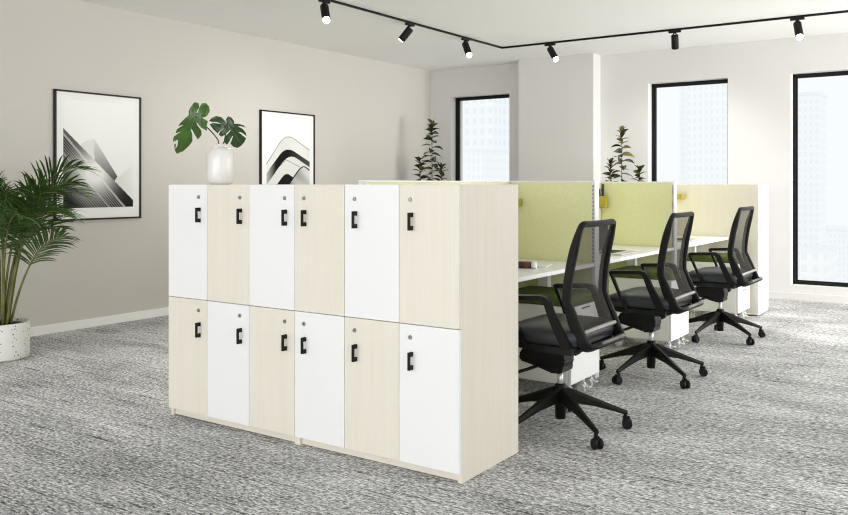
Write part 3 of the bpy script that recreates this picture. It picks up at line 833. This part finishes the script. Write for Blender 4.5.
def rubber_plant(x, y, stems, label, seed):
    rg = random.Random(seed)
    r = empty('potted_rubber_plant', (x, y, 0), label, 'plant', 'rubber plants behind the desks')
    b = MB(); b.lathe([(.12, 0), (.13, .01), (.16, .30), (.16, .32), (.148, .32), (.145, .29)], seg=40); b.build('pot', M['ceramic'], r)
    b = MB(); b.lathe([(.144, .26), (.146, .285), (.02, .295)], seg=32, cap1=True); b.build('soil', M['soil'], r)
    for (bx_, by_), (tx, ty, tz) in stems:
        P = smoothcurve([(bx_, by_, .29), (bx_*.7+tx*.3, by_*.7+ty*.3, .29+(tz-.29)*.4), (tx*.9, ty*.9, .29+(tz-.29)*.75), (tx, ty, tz)], 30)
        b = MB(); b.loft([(p, .009*(1-i/38)) for i, p in enumerate(P)], seg=8); st = b.build('stem', M['bark'], r)
        lf = MB(); lf.mats = [M['rub'], M['rubo']]
        z = .75; az = rg.uniform(0, 6)
        while z < tz:
            k = (z-.29)/(tz-.29)*30; i = min(29, int(k)); p = Vector(P[i]).lerp(Vector(P[i+1]), k-i)
            s = (tz-z)/.5; ln = (.085+.068*min(1, s))*rg.uniform(.9, 1.15)
            rubber_leaf(lf, p, az, math.radians(max(8, 58-55*min(1, s)))+rg.uniform(-.15, .2), ln, ln*.58, M['rubo'] if rg.random() < .2 else M['rub'], rg.uniform(-.7, .7))
            az += 2.4+rg.uniform(-.3, .3); z += .020+.009*min(1, s)
        rubber_leaf(lf, Vector(P[-1]), az, 1.2, .07, .02, M['rub']); rubber_leaf(lf, Vector(P[-1]), az+2.5, 1.0, .075, .028, M['rub'])
        lf.build('leaves', None, st, recalc=False)
    return r
def spread(a, c): v = RV*a+FV*c; return (v.x, v.y)
rubber_plant(-5.80, 8.62, [((.0, .0), (*spread(.0, .0), 1.955)), ((-.03, .02), (*spread(-.155, .03), 1.50)), ((.04, -.03), (*spread(.12, -.03), 1.42))], 'dark green rubber plant beside the leftmost window, in the room corner', 4)
rubber_plant(-3.42, 8.84, [((.0, .0), (*spread(.0, .0), 1.79)), ((-.03, .02), (*spread(-.12, .03), 1.44)), ((.04, -.03), (*spread(.19, -.02), 1.36))], 'dark green rubber plant between the wall column and the second window', 9)

# ------------------------------------------------------------------ lighting track and spotlights
TX, TY = -4.53, 8.125
r = empty('lighting_track', (TX, TY, ZC), 'thin black lighting track bending along the ceiling', 'lighting track')
for nm, lo, hi in (('rail', (-.009, -11.0, -.020), (.009, .009, -.0005)), ('rail', (.009, -.009, -.020), (XR-TX-.02, .009, -.0005))):
    b = MB(); b.box(lo, hi, bev=.0015); o = b.build(nm, M['blackm'], r)
    g = MB()
    if hi[0] < 1: g.box((-.0035, -11.0, -.0205), (.0035, .0, -.0199))
    else: g.box((.009, -.0035, -.0205), (XR-TX-.02, .0035, -.0199))
    g.build('contact_groove', M['grey'], o)
def spot(x, y, direc, label, power, along_x, glow=.030):
    r = empty('track_spotlight', (x, y, ZC-.021), label, 'spotlight', 'spotlights on the ceiling track')
    b = MB()
    if along_x: b.box((-.06, -.014, -.020), (.06, .014, 0), bev=.003)
    else: b.box((-.014, -.06, -.020), (.014, .06, 0), bev=.003)
    b.cyl((0, 0, -.020), (0, 0, -.030), .016, seg=14); b.build('adapter', M['blackm'], r)
    d = Vector(direc).normalized(); top = Vector((0, 0, -.052))
    b = MB(); b.cyl((0, 0, -.028), (0, 0, -.060), .006, seg=10); b.build('stem', M['whitem'], r)
    b = MB(); b.loft([(top-d*.012, .012), (top-d*.011, .030), (top, .035), (top+d*.125, .035), (top+d*.130, .034), (top+d*.130, .031), (top+d*.118, .029)], seg=28, caps=True); h = b.build('housing', M['blackm'], r)
    b = MB(); L = [(top+d*.119, .028), (top+d*(.122+glow), .0285), (top+d*(.132+glow), .023), (top+d*(.136+glow), .012)]  # glow lengthens the lit tip to imitate the lens glare
    b.loft(L, seg=24); b.build('lamp', M['lens'], h)
    l = bpy.data.lights.new('spot_beam', 'SPOT'); l.energy = power; l.spot_size = math.radians(110); l.spot_blend = 1.; l.shadow_soft_size = .03; l.color = (1, .98, .95)
    lo = bpy.data.objects.new('spot_beam', l); COL.objects.link(lo); lo.parent = r; lo.location = top+d*.18; lo.rotation_euler = d.to_track_quat('-Z', 'Y').to_euler()
    return r
cam_dir = Vector((.566, -.824, 0)); rt = Vector((.824, .566, 0))
def dvec(right, toward, down=1.): return rt*right+cam_dir*toward+Vector((0, 0, -down))
spot(TX, 5.155, dvec(.20, .55), 'leftmost black spotlight, at the near end of the ceiling track', 90, False)
spot(TX, 6.36, dvec(-.75, -.2, .9), 'black track spotlight turned left towards the left wall', 40, False, .004)
spot(TX, 7.345, dvec(.30, .45), 'black track spotlight just before the bend of the track', 130, False)
spot(-3.945, TY, dvec(.45, .45), 'black track spotlight in front of the wall column', 130, True)
spot(-2.602, TY, dvec(.22, -.6), 'black track spotlight above the second window, turned to the back wall', 40, True, -.012)
spot(-1.488, TY, dvec(-.04, .45), 'black track spotlight farthest right, near the third window', 60, True)

# ------------------------------------------------------------------ the city outside
def building(x0, x1, y0, y1, z0, z1, m, label, roof):
    x0, x1, y0, y1, z0, z1 = 4*x0, 4*x1, 4*y0, 4*y1, 4*z0-4, 4*z1-4
    r = empty('tower_block', ((x0+x1)/2, (y0+y1)/2, z0), label, 'building', 'pale towers outside the windows')
    hx, hy = (x1-x0)/2, (y1-y0)/2
    b = MB(); b.box((-hx, -hy, 0), (hx, hy, z1-z0)); b.build('facade', m, r)
    b = MB(); b.box((-hx-.4, -hy-.4, z1-z0), (hx+.4, hy+.4, z1-z0+roof)); b.build('roof', PALE, r)
PALE = simple('pale_roof', (.93, .95, .96), .8)
fa = facade_mat('pale_facade_wide', (.985, .99, .99), (.90, .925, .94), 3.4, 4.0)  # near-white facade tones put the bright outdoor haze into the colour
fb = facade_mat('pale_facade_fine', (.99, .99, .99), (.92, .94, .95), 1.8, 2.6)
fc = facade_mat('pale_facade_warm', (.99, .985, .98), (.945, .925, .915), 3.0, 3.6)
building(-42.3, -38.9, 68, 84, -60, 34, fa, 'pale tower with a window grid seen through the leftmost window', 1)
building(-35.8, -33.9, 58, 62, -60, 4, fb, 'lower pale block in front of the tower, seen through the leftmost window', .6)
building(-20.7, -17.8, 68, 84, -60, 60, fb, 'pale slender tower seen at the right of the second window', 1)
building(-28.3, -27.8, 90, 100, -60, 70, fb, 'thin pale mast tower in the middle of the second window', 1)
building(-14.4, -12.6, 78, 82, -60, 9, fb, 'pale tower seen at the left of the third window', 1)
building(-11.9, -10.2, 66, 72, -60, -3.6, fc, 'warm white low block seen low in the third window', .5)
building(-19.8, -11, 105, 115, -60, -4, fb, 'long pale block far off, low in the third window', .8)

# ------------------------------------------------------------------ light
W = bpy.data.worlds.new('overcast_sky'); S.world = W; W.use_nodes = True
bg = W.node_tree.nodes['Background']; bg.inputs['Color'].default_value = (.955, .98, 1, 1); bg.inputs['Strength'].default_value = .96
def area(name, loc, rot, sx, sy, e, col=(1, 1, 1), spread_=180):
    l = bpy.data.lights.new(name, 'AREA'); l.shape = 'RECTANGLE'; l.size = sx; l.size_y = sy; l.energy = e; l.color = col; l.spread = math.radians(spread_)
    o = bpy.data.objects.new(name, l); COL.objects.link(o); o.location = loc; o.rotation_euler = rot; return o
for (y0, y1), e in zip(RW, RE):   # daylight coming in through the tall windows of the right wall
    area('window_area_lamp', (XR+.1, (y0+y1)/2, 1.4), (0, PI/2-.12, 0), 2.1, y1-y0, e*(y1-y0), (1, .99, .975), 105)
for x0, x1 in FW:   # area lamps added at unseen window openings of the wall behind
    area('window_area_lamp', ((x0+x1)/2, YF-.1, 1.4), (PI/2-.3, 0, 0), x1-x0, 2.1, 37*(x1-x0), (.97, .985, 1))

for x, y, e in ((.45, 5.6, 20), (.45, 3.3, 115), (-4.53, 3.6, 65)):   # unseen fill lamps added to brighten the floor, screens and left wall
    l = bpy.data.lights.new('added_fill_spot', 'SPOT'); l.energy = e; l.spot_size = math.radians(105); l.spot_blend = 1.; l.shadow_soft_size = .04; l.color = (1, .985, .96)
    o = bpy.data.objects.new('added_fill_spot', l); COL.objects.link(o); o.location = (x, y, ZC-.12)

# ------------------------------------------------------------------ camera
cd = bpy.data.cameras.new('camera'); cam = bpy.data.objects.new('camera', cd); COL.objects.link(cam)
cam.location = (0, 0, 1.2); cam.rotation_euler = (PI/2, 0, math.radians(34.491))
cd.sensor_width = 36; cd.lens = 834/848*36; cd.shift_y = -(257.5-184.5)/848; cd.clip_start = .05; cd.clip_end = 2500
S.camera = cam
S.cycles.filter_width = 1.1
vs = S.view_settings; vs.view_transform = 'Standard'; vs.look = 'None'; vs.exposure = 0.14; vs.gamma = 1.0; vs.use_curve_mapping = False
